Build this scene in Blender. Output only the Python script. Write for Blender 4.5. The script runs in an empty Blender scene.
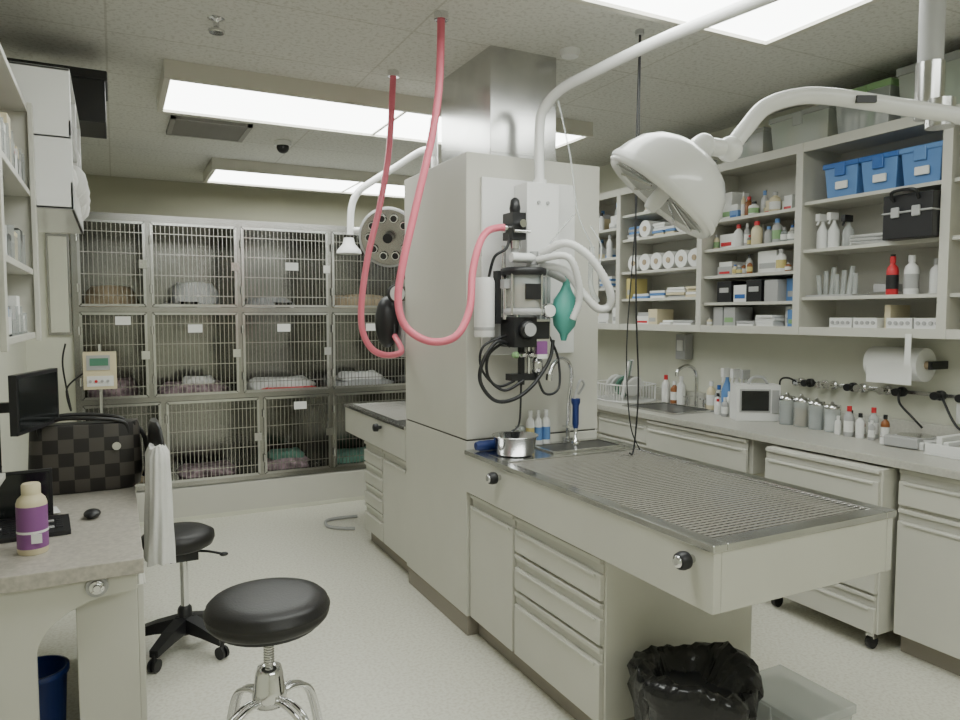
import bpy, bmesh, math, random
from mathutils import Vector, Matrix
random.seed(7)
S=bpy.context.scene
COL=S.collection

# ---------------------------------------------------------------- materials
def mat(name,col,rough=0.5,metal=0.0,noise=0.0,nscale=20,bump=0.0,bscale=60,emis=None,trans=0.0,spec=None,alpha=None,coat=0.0):
    m=bpy.data.materials.new(name); m.use_nodes=True
    nt=m.node_tree; b=nt.nodes['Principled BSDF']
    b.inputs['Base Color'].default_value=(*col,1)
    b.inputs['Roughness'].default_value=rough
    b.inputs['Metallic'].default_value=metal
    b.inputs['Transmission Weight'].default_value=trans
    b.inputs['Coat Weight'].default_value=coat
    if alpha is not None: b.inputs['Alpha'].default_value=alpha
    if emis:
        b.inputs['Emission Color'].default_value=(*emis[0],1); b.inputs['Emission Strength'].default_value=emis[1]
    tc=None
    if noise>0 or bump>0:
        tc=nt.nodes.new('ShaderNodeTexCoord')
    if noise>0:
        n=nt.nodes.new('ShaderNodeTexNoise'); n.inputs['Scale'].default_value=nscale; n.inputs['Detail'].default_value=4
        nt.links.new(tc.outputs['Object'],n.inputs['Vector'])
        r=nt.nodes.new('ShaderNodeValToRGB')
        r.color_ramp.elements[0].position=0.3; r.color_ramp.elements[1].position=0.7
        r.color_ramp.elements[0].color=(*[max(0,c*(1-noise)) for c in col],1)
        r.color_ramp.elements[1].color=(*[min(1,c*(1+noise)) for c in col],1)
        nt.links.new(n.outputs['Fac'],r.inputs['Fac']); nt.links.new(r.outputs['Color'],b.inputs['Base Color'])
    if bump>0:
        n=nt.nodes.new('ShaderNodeTexNoise'); n.inputs['Scale'].default_value=bscale
        nt.links.new(tc.outputs['Object'],n.inputs['Vector'])
        bp=nt.nodes.new('ShaderNodeBump'); bp.inputs['Strength'].default_value=bump; bp.inputs['Distance'].default_value=0.01
        nt.links.new(n.outputs['Fac'],bp.inputs['Height']); nt.links.new(bp.outputs['Normal'],b.inputs['Normal'])
    return m

M={}
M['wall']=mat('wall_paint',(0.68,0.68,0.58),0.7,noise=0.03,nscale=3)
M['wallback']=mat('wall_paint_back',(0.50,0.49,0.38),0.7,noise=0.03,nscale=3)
M['lam']=mat('cabinet_laminate',(0.61,0.60,0.54),0.42,noise=0.015,nscale=5)
M['lamin']=mat('cabinet_interior',(0.56,0.55,0.50),0.5)
M['gap']=mat('shadow_gap_rubber',(0.10,0.095,0.085),0.8)
M['toe']=mat('toe_kick_vinyl',(0.30,0.27,0.23),0.6)
M['white']=mat('white_enamel',(0.84,0.84,0.83),0.25,coat=0.3)
M['wplastic']=mat('white_plastic',(0.78,0.78,0.77),0.4)
M['gplastic']=mat('grey_plastic',(0.42,0.42,0.42),0.45)
M['black']=mat('black_plastic',(0.015,0.015,0.017),0.4)
M['vinyl']=mat('black_vinyl',(0.012,0.011,0.011),0.42,bump=0.08,bscale=160)
M['chrome']=mat('chrome',(0.75,0.75,0.76),0.12,1.0)
M['steel']=mat('brushed_steel',(0.60,0.60,0.59),0.22,1.0,noise=0.08,nscale=8)
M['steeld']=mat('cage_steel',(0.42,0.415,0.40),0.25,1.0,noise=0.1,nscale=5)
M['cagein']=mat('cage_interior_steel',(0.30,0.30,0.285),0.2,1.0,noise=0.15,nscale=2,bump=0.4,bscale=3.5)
M['wire']=mat('wire_steel',(0.50,0.49,0.47),0.25,1.0)
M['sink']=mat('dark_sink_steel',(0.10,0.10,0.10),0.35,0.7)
M['red']=mat('pink_red_hose_rubber',(0.78,0.18,0.25),0.4)
M['rednet']=mat('red_plastic',(0.6,0.03,0.04),0.4)
M['teal']=mat('teal_rubber',(0.10,0.40,0.34),0.5)
M['blue']=mat('blue_plastic',(0.03,0.13,0.42),0.4)
M['bluelid']=mat('blue_bin_lid',(0.12,0.26,0.55),0.35)
M['dblue']=mat('dark_blue_plastic',(0.01,0.03,0.16),0.4)
M['purple']=mat('purple_label',(0.26,0.09,0.28),0.5)
M['cream']=mat('cream_plastic',(0.70,0.62,0.42),0.4)
M['amber']=mat('amber_plastic',(0.28,0.10,0.03),0.3)
M['yellow']=mat('yellow_label',(0.62,0.52,0.2),0.5)
M['green']=mat('green_lid',(0.25,0.42,0.20),0.4)
M['lgreen']=mat('clear_green_bin',(0.60,0.64,0.58),0.3,alpha=0.55)
M['clear']=mat('clear_plastic',(0.66,0.69,0.68),0.15,alpha=0.45)
M['glass']=mat('jar_glass',(0.55,0.6,0.6),0.08,alpha=0.4)
M['paper']=mat('paper',(0.80,0.80,0.78),0.8)
M['cloth']=mat('white_cotton',(0.76,0.755,0.73),0.9,bump=0.4,bscale=25)
M['tan']=mat('tan_cloth',(0.42,0.33,0.22),0.9,noise=0.2,nscale=12)
M['gcloth']=mat('green_cloth',(0.12,0.26,0.2),0.9)
M['pcloth']=mat('patterned_blanket',(0.30,0.22,0.24),0.9,noise=0.6,nscale=18)
M['bag']=mat('black_bag_film',(0.008,0.008,0.009),0.22,bump=0.7,bscale=22)
M['screen']=mat('dark_screen',(0.01,0.012,0.012),0.1)
M['gscreen']=mat('green_display',(0.10,0.25,0.17),0.2)
M['desk']=mat('desk_laminate',(0.45,0.42,0.37),0.35,noise=0.15,nscale=60)
M['ctop']=mat('counter_laminate',(0.50,0.49,0.44),0.32,noise=0.08,nscale=80)
M['vent']=mat('vent_grille',(0.28,0.27,0.25),0.5)
M['fixt']=mat('fixture_housing',(0.60,0.58,0.51),0.5)
M['lite']=mat('fluorescent_diffuser',(0.9,0.9,0.9),0.5,emis=((0.96,1.0,0.95),9.6))
M['grate']=mat('grate_wire',(0.72,0.70,0.69),0.22,0.9)

# woven bag
m=mat('woven_leather',(0.05,0.035,0.03),0.45); M['woven']=m
nt=m.node_tree; tc=nt.nodes.new('ShaderNodeTexCoord'); ck=nt.nodes.new('ShaderNodeTexChecker')
ck.inputs['Scale'].default_value=17; ck.inputs['Color1'].default_value=(0.018,0.015,0.014,1); ck.inputs['Color2'].default_value=(0.075,0.066,0.056,1)
nt.links.new(tc.outputs['Object'],ck.inputs['Vector']); nt.links.new(ck.outputs['Color'],nt.nodes['Principled BSDF'].inputs['Base Color'])

# floor: speckled vinyl
m=mat('speckled_vinyl_floor',(0.6,0.58,0.5),0.28); M['floor']=m
nt=m.node_tree; tc=nt.nodes.new('ShaderNodeTexCoord'); n=nt.nodes.new('ShaderNodeTexNoise'); n.inputs['Scale'].default_value=70; n.inputs['Detail'].default_value=6
r=nt.nodes.new('ShaderNodeValToRGB'); r.color_ramp.elements[0].position=0.36; r.color_ramp.elements[1].position=0.56
r.color_ramp.elements[0].color=(0.65,0.625,0.53,1); r.color_ramp.elements[1].color=(0.77,0.76,0.67,1)
nt.links.new(tc.outputs['Object'],n.inputs['Vector']); nt.links.new(n.outputs['Fac'],r.inputs['Fac']); nt.links.new(r.outputs['Color'],nt.nodes['Principled BSDF'].inputs['Base Color'])

# ceiling: fissured tiles with seams
m=mat('acoustic_ceiling_tile',(0.5,0.49,0.44),0.9); M['ceil']=m
nt=m.node_tree; tc=nt.nodes.new('ShaderNodeTexCoord')
br=nt.nodes.new('ShaderNodeTexBrick'); br.offset=0.0; br.inputs['Scale'].default_value=1.0
br.inputs['Brick Width'].default_value=1.22; br.inputs['Row Height'].default_value=0.61; br.inputs['Mortar Size'].default_value=0.005
br.inputs['Color1'].default_value=(1,1,1,1); br.inputs['Color2'].default_value=(0.97,0.97,0.97,1); br.inputs['Mortar'].default_value=(0.80,0.79,0.77,1)
n=nt.nodes.new('ShaderNodeTexNoise'); n.inputs['Scale'].default_value=50; n.inputs['Detail'].default_value=4; n.inputs['Roughness'].default_value=0.65
r=nt.nodes.new('ShaderNodeValToRGB'); r.color_ramp.elements[0].position=0.38; r.color_ramp.elements[1].position=0.50
r.color_ramp.elements[0].color=(0.54,0.53,0.49,1); r.color_ramp.elements[1].color=(0.67,0.665,0.625,1)
mx=nt.nodes.new('ShaderNodeMix'); mx.data_type='RGBA'; mx.blend_type='MULTIPLY'; mx.inputs['Factor'].default_value=1
nt.links.new(tc.outputs['Object'],br.inputs['Vector']); nt.links.new(tc.outputs['Object'],n.inputs['Vector'])
nt.links.new(n.outputs['Fac'],r.inputs['Fac']); nt.links.new(r.outputs['Color'],mx.inputs['A']); nt.links.new(br.outputs['Color'],mx.inputs['B'])
nt.links.new(mx.outputs['Result'],nt.nodes['Principled BSDF'].inputs['Base Color'])

# ---------------------------------------------------------------- builder
def frame(ax):
    ax=Vector(ax).normalized()
    t=Vector((0,0,1)) if abs(ax.z)<0.95 else Vector((1,0,0))
    u=ax.cross(t).normalized(); v=ax.cross(u).normalized()
    return ax,u,v
def cat(pts,n=8,closed=False):
    P=[Vector(p) for p in pts]
    if len(P)<3: return P
    out=[]
    L=len(P); rng=L if closed else L-1
    for i in range(rng):
        if closed: p0,p1,p2,p3=P[i-1],P[i],P[(i+1)%L],P[(i+2)%L]
        else: p0,p1,p2,p3=P[max(i-1,0)],P[i],P[i+1],P[min(i+2,L-1)]
        for k in range(n):
            t=k/n
            out.append(0.5*((2*p1)+(-p0+p2)*t+(2*p0-5*p1+4*p2-p3)*t*t+(-p0+3*p1-3*p2+p3)*t**3))
    if not closed: out.append(P[-1])
    return out
class B:
    def __init__(s,name): s.name=name; s.v=[]; s.f=[]; s.mi=[]; s.sm=[]; s.mats=[]
    def m(s,k):
        mm=M[k]
        if mm not in s.mats: s.mats.append(mm)
        return s.mats.index(mm)
    def add(s,vs,fs,k,smooth=False):
        o=len(s.v); s.v+= [tuple(v) for v in vs]; i=s.m(k)
        for f in fs: s.f.append([o+a for a in f]); s.mi.append(i); s.sm.append(smooth)
    def box(s,x0,x1,y0,y1,z0,z1,k,rot=0,piv=None):
        vs=[Vector((x,y,z)) for z in (z0,z1) for y in (y0,y1) for x in (x0,x1)]
        if rot:
            c=Vector(piv) if piv else Vector(((x0+x1)/2,(y0+y1)/2,0)); c.z=0
            R=Matrix.Rotation(rot,3,'Z'); vs=[R@(v-c)+c for v in vs]
        s.add(vs,[(0,2,3,1),(4,5,7,6),(0,1,5,4),(2,6,7,3),(0,4,6,2),(1,3,7,5)],k)
    def lathe(s,prof,o,ax,k,seg=24,smooth=True,cap=True):
        a,u,v=frame(ax); o=Vector(o); vs=[]; fs=[]
        for r,h in prof:
            for i in range(seg):
                t=2*math.pi*i/seg; vs.append(o+a*h+(u*math.cos(t)+v*math.sin(t))*r)
        for j in range(len(prof)-1):
            for i in range(seg):
                i2=(i+1)%seg; fs.append((j*seg+i,j*seg+i2,(j+1)*seg+i2,(j+1)*seg+i))
        s.add(vs,fs,k,smooth)
        if cap:
            for j in (0,len(prof)-1):
                if prof[j][0]>1e-4:
                    s.add(vs[j*seg:(j+1)*seg],[tuple(range(seg))],k,False)
    def cyl(s,p0,p1,r,k,seg=16,r1=None):
        p0=Vector(p0);p1=Vector(p1); d=p1-p0
        s.lathe([(r,0),(r if r1 is None else r1,d.length)],p0,d,k,seg)
    def tube(s,pts,r,k,seg=8,n=8,closed=False,corr=0):
        P=cat(pts,n,closed); L=len(P); vs=[];fs=[]
        T=[]
        for i in range(L):
            a=P[(i+1)%L] if (closed or i<L-1) else P[i]; b=P[i-1] if (closed or i>0) else P[i]
            T.append((a-b).normalized())
        _,u,v=frame(T[0])
        for i in range(L):
            u=(u-T[i]*u.dot(T[i])).normalized(); v=T[i].cross(u)
            rr=r*(1+(corr if i%2 else 0))
            for j in range(seg):
                t=2*math.pi*j/seg; vs.append(P[i]+(u*math.cos(t)+v*math.sin(t))*rr)
        for i in range(L if closed else L-1):
            i1=(i+1)%L
            for j in range(seg):
                j2=(j+1)%seg; fs.append((i*seg+j,i*seg+j2,i1*seg+j2,i1*seg+j))
        s.add(vs,fs,k,True)
        if not closed:
            s.add(vs[:seg],[tuple(range(seg))],k); s.add(vs[-seg:],[tuple(range(seg))],k)
    def wire(s,p0,p1,r,k):  # square-section thin bar
        a,u,v=frame(Vector(p1)-Vector(p0)); p0=Vector(p0);p1=Vector(p1)
        vs=[p+ (u*cu+v*cv)*r for p in (p0,p1) for cu,cv in ((1,1),(-1,1),(-1,-1),(1,-1))]
        s.add(vs,[(0,1,5,4),(1,2,6,5),(2,3,7,6),(3,0,4,7)],k)
    def loft(s,rings,k,smooth=True,cap=True):
        n=len(rings[0]); vs=[p for r in rings for p in r]; fs=[]
        for j in range(len(rings)-1):
            for i in range(n):
                i2=(i+1)%n; fs.append((j*n+i,j*n+i2,(j+1)*n+i2,(j+1)*n+i))
        s.add(vs,fs,k,smooth)
        if cap: s.add(rings[0],[tuple(range(n))],k); s.add(rings[-1],[tuple(range(n))],k)
    def prism(s,poly,d,k):   # poly list of 3d points, extruded by vector d
        d=Vector(d); n=len(poly); vs=[Vector(p) for p in poly]+[Vector(p)+d for p in poly]
        fs=[tuple(range(n)),tuple(range(n,2*n))]+[(i,(i+1)%n,n+(i+1)%n,n+i) for i in range(n)]
        s.add(vs,fs,k)
    def sph(s,c,rx,ry,rz,k,seg=18,rg=10):
        rings=[]
        for j in range(rg+1):
            p=-math.pi/2+math.pi*j/rg; cr=max(math.cos(p),0.01)
            rings.append([Vector((c[0]+rx*cr*math.cos(2*math.pi*i/seg),c[1]+ry*cr*math.sin(2*math.pi*i/seg),c[2]+rz*math.sin(p))) for i in range(seg)])
        s.loft(rings,k)
    def done(s,bevel=0.0,parent=None):
        me=bpy.data.meshes.new(s.name); me.from_pydata(s.v,[],s.f)
        for mm in s.mats: me.materials.append(mm)
        me.polygons.foreach_set('material_index',s.mi); me.polygons.foreach_set('use_smooth',s.sm)
        bm=bmesh.new(); bm.from_mesh(me); bmesh.ops.recalc_face_normals(bm,faces=bm.faces); bm.to_mesh(me); bm.free()
        me.update()
        ob=bpy.data.objects.new(s.name,me); COL.objects.link(ob)
        if bevel>0:
            md=ob.modifiers.new('bevel','BEVEL'); md.width=bevel; md.segments=2; md.limit_method='ANGLE'; md.angle_limit=math.radians(50)
        if parent: ob.parent=parent
        return ob
def bottle(b,x,y,z,r,h,k,cap,label=None):
    b.lathe([(r*.95,0),(r,h*.03),(r,h*.62),(r*.85,h*.72),(r*.4,h*.8),(r*.4,h*.84)],(x,y,z),(0,0,1),k,14)
    b.lathe([(r*.48,h*.83),(r*.48,h)],(x,y,z),(0,0,1),cap,12)
    if label: b.lathe([(r*1.02,h*.15),(r*1.02,h*.52)],(x,y,z),(0,0,1),label,14,cap=False)
def spray(b,x,y,z,r,h,k,cap):
    b.lathe([(r,0),(r,h*.5),(r*.35,h*.72),(r*.3,h*.8)],(x,y,z),(0,0,1),k,14)
    b.box(x-.045,x+.02,y-.012,y+.012,z+h*.8,z+h,cap)
    b.tube([(x-.03,y,z+h*.82),(x-.045,y,z+h*.68)],.006,cap)
def jar(b,x,y,z,r,h,k,lid,fill=None):
    b.lathe([(r,0),(r,h*.85),(r*.95,h*.88)],(x,y,z),(0,0,1),k,18)
    b.lathe([(r*1.05,h*.85),(r*1.05,h*.97),(r*.3,h),(r*.2,h*1.08),(r*.1,h*1.1)],(x,y,z),(0,0,1),lid,18)
    if fill: b.lathe([(r*.85,.005),(r*.85,h*.6)],(x,y,z),(0,0,1),fill,14)
def bin_(b,x0,x1,y0,y1,z,h,k,lid):
    t=.012
    r0=[Vector(p) for p in ((x0+t,y0+t,z),(x1-t,y0+t,z),(x1-t,y1-t,z),(x0+t,y1-t,z))]
    r1=[Vector(p) for p in ((x0,y0,z+h*.85),(x1,y0,z+h*.85),(x1,y1,z+h*.85),(x0,y1,z+h*.85))]
    b.loft([r0,r1],k,False)
    b.box(x0-.008,x1+.008,y0-.008,y1+.008,z+h*.85,z+h,lid)
    b.box(x0-.012,x0,(y0+y1)/2-.03,(y0+y1)/2+.03,z+h*.6,z+h*.97,lid)

# ---------------------------------------------------------------- room
XL,XR,YB,YF,C=-0.55,3.72,7.4,-2.2,2.8
def room(name,a,k):
    b=B(name); b.box(*a,k); return b.done()
room('floor',(XL-.1,XR+.1,YF-.1,YB+.1,-.1,0),'floor')
room('ceiling',(XL-.1,XR+.1,YF-.1,YB+.1,C,C+.1),'ceil')
room('wall_left',(XL-.1,XL,YF-.1,YB+.1,0,C),'wall')
room('wall_right',(XR,XR+.1,YF-.1,YB+.1,0,C),'wall')
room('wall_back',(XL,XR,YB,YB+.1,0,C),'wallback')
room('wall_front',(XL,XR,YF-.1,YF,0,C),'wall')
b=B('baseboard_left'); b.box(XL,XL+.012,YF,5.7,0,.1,'toe'); b.done()
b=B('baseboard_right'); b.box(XR-.012,XR,2.64,3.62,0,.1,'toe'); b.done()

def fixture(x0,x1,y0,y1,z,flush=False):
    b=B('ceiling_light')
    fw=.03
    b.box(x0-fw,x1+fw,y0-fw,y0,z,C,'fixt'); b.box(x0-fw,x1+fw,y1,y1+fw,z,C,'fixt')
    b.box(x0-fw,x0,y0,y1,z,C,'fixt'); b.box(x1,x1+fw,y0,y1,z,C,'fixt')
    b.box(x0,x1,y0,y1,z+.015,z+.03,'lite')
    b.box((x0+x1)/2-.008,(x0+x1)/2+.008,y0,y1,z+.008,z+.016,'fixt')
    b.done()
fixture(.13,2.57,1.66,2.29,2.72)
fixture(.28,2.80,3.95,4.57,2.71)
fixture(.76,3.20,6.18,6.80,2.71)
fixture(.3,2.7,-.9,-.3,2.70)

def vent(x0,x1,y0,y1):
    b=B('ceiling_vent'); z=C-.02
    b.box(x0,x1,y0,y0+.03,z,C,'vent'); b.box(x0,x1,y1-.03,y1,z,C,'vent'); b.box(x0,x0+.03,y0,y1,z,C,'vent'); b.box(x1-.03,x1,y0,y1,z,C,'vent')
    n=int((y1-y0)/.03)
    for i in range(1,n): b.box(x0+.02,x1-.02,y0+i*.03,y0+i*.03+.012,z+.004,C-.002,'vent')
    b.done()
vent(.35,.85,4.98,5.45)
vent(1.05,1.32,2.37,2.55)
b=B('dome_camera'); b.lathe([(.06,0),(.06,.03),(.05,.035)],(1.12,5.35,C-.035),(0,0,1),'wplastic'); b.sph((1.12,5.35,C-.045),.045,.045,.045,'black'); b.done()
b=B('smoke_detector'); b.lathe([(.04,0),(.05,.02),(.05,.03)],(1.97,2.92,C-.03),(0,0,1),'wplastic'); b.done()
b=B('sprinkler_head'); b.lathe([(.03,0),(.035,.01),(.012,.02),(.012,.05),(.035,.06)],(.42,3.3,C-.06),(0,0,1),'chrome'); b.done()

# ---------------------------------------------------------------- column
b=B('service_column')
cx0,cx1,cy0,cy1=1.457,2.21,3.0,3.79
b.box(cx0,cx1,cy0,cy1,.10,.945,'lam'); b.box(cx0,cx1,cy0,cy1,.953,2.29,'lam')
b.box(cx0+.006,cx1-.006,cy0+.006,cy1-.006,.9,.98,'gap')
b.box(cx0+.008,cx1-.008,cy0+.008,cy1-.008,0,.10,'toe')
b.done(.004)
b=B('steel_duct_shaft'); b.box(1.60,1.965,3.03,3.6,2.29,C,'steel'); b.box(1.595,1.97,3.025,3.605,2.29,2.31,'steel'); b.done(.003)
b=B('equipment_mount_plate')
b.box(1.53,2.05,2.982,2.999,1.35,2.18,'white'); b.box(1.70,1.875,2.86,2.982,1.76,2.15,'white')
for dx in (1.76,1.81): b.cyl((dx,2.86,2.06),(dx,2.852,2.06),.008,'gplastic',10)
b.cyl((1.79,2.90,2.15),(1.79,2.90,2.17),.035,'white'); b.done(.004)

# ---------------------------------------------------------------- drawers helpers
def frontX(b,x,y0,y1,z0,z1,side=-1,lip=True):
    """drawer / door front on a plane X=x facing side*X, with a finger-pull groove under the top edge"""
    t=.02*side; g=.004
    xa,xb=sorted((x,x+t))
    zt=z1-.055 if lip else z1
    b.box(xa,xb,y0+g,y1-g,z0+g,zt-g,'lam')
    if lip:
        b.box(xa,xb,y0+g,y1-g,z1-.022,z1-g,'lam')
        xc,xd=sorted((x,x+t*.35)); b.box(xc,xd,y0+g,y1-g,zt-g,z1-.022,'lamin')
        xe,xf=sorted((x+t,x+t*1.35)); b.box(xe,xf,y0+.03,y1-.03,zt-.018,zt-.006,'lam')

# ---------------------------------------------------------------- treatment tables
def wet_table(y0,y1,cab0,cab1,flip):
    b=B('wet_treatment_table')
    x0,x1=1.452,2.238
    b.box(1.49,2.20,cab0,cab1,.10,.74,'lam'); b.box(1.52,2.17,cab0+.03,cab1,0,.10,'toe')
    b.box(x0,x0+.03,y0,y1,.708,.885,'lam'); b.box(x1-.03,x1,y0,y1,.708,.885,'lam')
    b.box(x0+.03,x1-.03,y0,y0+.03,.708,.885,'lam'); b.box(x0+.03,x1-.03,y1-.03,y1,.708,.885,'lam')
    b.box(x0+.03,x1-.03,y0+.03,y1-.03,.71,.74,'lam')
    r=.045
    e=.008
    b.box(x0-e,x0+r,y0-e,y1,.885,.907,'steel'); b.box(x1-r,x1+e,y0-e,y1,.885,.907,'steel')
    gy0,gy1=(y0,y1-.33) if not flip else (y0+.2,y1)
    b.box(x0+r,x1-r,y0-e,gy0+r,.885,.907,'steel'); b.box(x0+r,x1-r,gy1,y1,.885,.907,'steel') 
    if flip: b.box(x0+r,x1-r,y1-r,y1,.885,.907,'steel')
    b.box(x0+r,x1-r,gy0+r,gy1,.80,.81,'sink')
    y=gy0+r+.012
    while y<gy1:
        b.box(x0+r,x1-r,y,y+.008,.893,.901,'grate'); y+=.021
    x=x0+r+.016
    while x<x1-r:
        b.box(x-.003,x+.003,gy0+r,gy1,.886,.893,'grate'); x+=.030
    return b
b=wet_table(1.43,2.998,1.96,2.998,False)
frontX(b,1.49,2.58,2.995,.10,.70); 
frontX(b,1.49,1.965,2.57,.545,.70); frontX(b,1.49,1.965,2.57,.385,.54); frontX(b,1.49,1.965,2.57,.10,.38)
for yy in (1.51,2.66):
    b.lathe([(.012,0),(.014,.012),(.014,.02)],(1.452,yy,.845),(-1,0,0),'steel')
    b.lathe([(.018,.018),(.025,.022),(.027,.040),(.023,.055),(.016,.058)],(1.452,yy,.845),(-1,0,0),'black')
    b.lathe([(.018,.057),(.018,.061),(.010,.064)],(1.452,yy,.845),(-1,0,0),'chrome')
b.done(.003)
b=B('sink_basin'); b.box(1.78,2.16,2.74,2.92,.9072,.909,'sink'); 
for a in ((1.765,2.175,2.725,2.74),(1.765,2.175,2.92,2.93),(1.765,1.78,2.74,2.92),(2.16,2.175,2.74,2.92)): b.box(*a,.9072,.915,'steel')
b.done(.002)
b=wet_table(3.792,4.98,3.792,4.62,True)
for z0,z1 in ((.10,.28),(.28,.42),(.42,.56),(.56,.70)): frontX(b,1.49,4.24,4.61,z0,z1)
frontX(b,1.49,3.80,4.23,.10,.70)
b.lathe([(.010,0),(.012,.02),(.026,.024),(.024,.05),(.008,.055)],(1.452,4.2,.845),(-1,0,0),'black')
b.done(.003)

b=B('steel_bowl')
b.lathe([(.005,.004),(.075,0),(.085,.01),(.098,.085),(.106,.088),(.106,.092),(.095,.09),(.082,.012),(.005,.008)],(1.60,2.79,.907),(0,0,1),'chrome',32); b.done()
b=B('electric_clipper'); b.lathe([(.018,0),(.024,.02),(.024,.10),(.018,.13)],(1.475,2.94,.932),(1,-.05,0),'dblue',14); b.box(1.60,1.63,2.92,2.95,.908,.945,'black'); b.done(.002)
b=B('gooseneck_faucet')
b.cyl((2.0,2.962,.907),(2.0,2.962,.93),.028,'chrome')
b.tube([(2.0,2.962,.92),(2.0,2.95,1.12),(2.0,2.93,1.24),(1.96,2.90,1.31),(1.89,2.86,1.335),(1.83,2.83,1.31),(1.80,2.82,1.26)],.011,'chrome')
b.cyl((1.80,2.82,1.265),(1.797,2.82,1.235),.016,'chrome')
b.box(1.985,2.015,2.93,2.985,.98,.99,'chrome'); b.done()
b=B('hand_sprayer')
b.lathe([(.012,0),(.016,.02),(.016,.11),(.022,.125),(.022,.145)],(1.985,2.87,.99),(0,0,1),'dblue',12)
b.tube([(2.02,2.90,1.15),(2.04,2.88,1.20),(2.0,2.86,1.22),(1.975,2.87,1.13)],.006,'gplastic')
b.lathe([(.022,0),(.022,.02),(.009,.025),(.009,.09)],(1.985,2.87,.91),(0,0,1),'chrome',12); b.done()
b=B('cleaner_bottle')
for x in (1.78,1.825,1.87): bottle(b,x,2.957,.907,.021,.17,'wplastic','wplastic','yellow' if x<1.8 else 'bluelid')
b.done()
b=B('drinking_glass'); b.lathe([(.02,0),(.024,.1)],(1.72,2.95,.907),(0,0,1),'glass',14); b.done()

# ---------------------------------------------------------------- anesthesia machine
b=B('anesthesia_machine')
b.box(1.575,1.80,2.90,2.981,1.42,1.50,'gplastic')
b.cyl((1.615,2.93,1.45),(1.615,2.93,1.86),.012,'chrome')
b.cyl((1.69,2.93,1.45),(1.69,2.93,1.75),.012,'chrome')
b.box(1.595,1.665,2.81,2.90,1.88,2.0,'black'); b.lathe([(.022,0),(.026,.02),(.02,.06),(.008,.07)],(1.63,2.85,2.0),(0,0,1),'black')
b.lathe([(.03,0),(.03,.035)],(1.63,2.85,1.84),(0,0,1),'chrome'); b.cyl((1.63,2.85,1.78),(1.63,2.85,1.88),.018,'gplastic')
b.cyl((1.64,2.79,1.95),(1.64,2.82,1.95),.018,'chrome',14); b.cyl((1.60,2.80,1.915),(1.68,2.80,1.915),.008,'chrome',8)
b.cyl((1.60,2.83,1.80),(1.72,2.83,1.80),.022,'wplastic'); b.cyl((1.72,2.83,1.77),(1.72,2.83,1.83),.02,'gplastic')
b.lathe([(.10,0),(.105,.01),(.105,.03),(.09,.035)],(1.67,2.84,1.72),(0,0,1),'black',28)
b.lathe([(.086,0),(.086,.17)],(1.67,2.84,1.56),(0,0,1),'glass',28)
b.lathe([(.080,0),(.080,.10)],(1.67,2.84,1.575),(0,0,1),'tan',24)
b.lathe([(.080,0),(.080,.04)],(1.67,2.84,1.68),(0,0,1),'gplastic',24)
b.box(1.63,1.71,2.752,2.756,1.61,1.68,'black')
b.lathe([(.095,0),(.100,.01),(.100,.025),(.086,.03)],(1.67,2.84,1.54),(0,0,1),'gplastic',28)
for t in range(4):
    a=t*math.pi/2+.5; b.cyl((1.67+.096*math.cos(a),2.84+.096*math.sin(a),1.54),(1.67+.096*math.cos(a),2.84+.096*math.sin(a),1.75),.006,'chrome',8)
b.box(1.585,1.70,2.77,2.90,1.395,1.53,'black'); b.lathe([(.038,0),(.043,.01),(.038,.03),(.02,.035)],(1.645,2.77,1.475),(0,-1,0),'black',24); b.lathe([(.030,.036),(.030,.038)],(1.645,2.77,1.475),(0,-1,0),'gplastic',24)
b.box(1.71,1.79,2.80,2.90,1.36,1.52,'steel'); b.box(1.715,1.785,2.796,2.80,1.43,1.51,'black'); b.box(1.715,1.77,2.79,2.80,1.36,1.42,'purple'); b.box(1.715,1.77,2.788,2.79,1.34,1.36,'paper')
b.lathe([(.033,0),(.035,.025),(.03,.03)],(1.765,2.79,1.56),(0,-1,0),'chrome',24); b.lathe([(.028,.031),(.028,.033)],(1.765,2.79,1.56),(0,-1,0),'paper',24)
for i,x in enumerate((1.60,1.64,1.68)): b.lathe([(.014,0),(.016,.02),(.008,.03)],(x,2.80,1.36),(0,-1,0),('green','chrome','chrome')[i],12)
b.cyl((1.66,2.84,1.395),(1.66,2.84,1.22),.016,'black'); b.cyl((1.70,2.84,1.395),(1.70,2.84,1.25),.010,'chrome')
b.box(1.60,1.74,2.82,2.88,1.24,1.27,'black')
b.lathe([(.02,0),(.028,.01),(.028,.06),(.015,.075)],(1.74,2.83,1.27),(0,0,1),'chrome',14)
b.cyl((1.58,2.85,1.52),(1.58,2.85,1.66),.012,'chrome',10); b.box(1.56,1.60,2.82,2.86,1.66,1.70,'gplastic')
for x in (1.815,1.845): b.cyl((x,2.90,1.50),(x,2.90,1.72),.009,'glass',10)
b.box(1.80,1.86,2.905,2.96,1.46,1.75,'wplastic')
b.lathe([(.045,0),(.048,.01),(.048,.25),(.04,.27)],(1.50,2.90,1.44),(0,0,1),'wplastic',20); b.lathe([(.049,.03),(.049,.045)],(1.50,2.90,1.44),(0,0,1),'gplastic',20)
b.box(1.545,1.565,2.86,2.9,1.50,1.74,'black')
b.lathe([(.012,0),(.02,.03),(.05,.07),(.062,.13),(.055,.19),(.03,.23),(.018,.26),(.018,.30)],(1.865,2.80,1.42),(0.05,0,1),'teal',20)
b.cyl((1.88,2.80,1.70),(1.80,2.83,1.74),.018,'gplastic',12)
b.tube([(1.74,2.80,1.82),(1.80,2.70,1.86),(1.88,2.66,1.82),(1.95,2.64,1.74),(2.01,2.64,1.64),(2.02,2.66,1.58),(1.97,2.68,1.57),(1.90,2.70,1.64),(1.83,2.74,1.74),(1.74,2.82,1.77)],.017,'wplastic',10,12,corr=.18)
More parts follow.
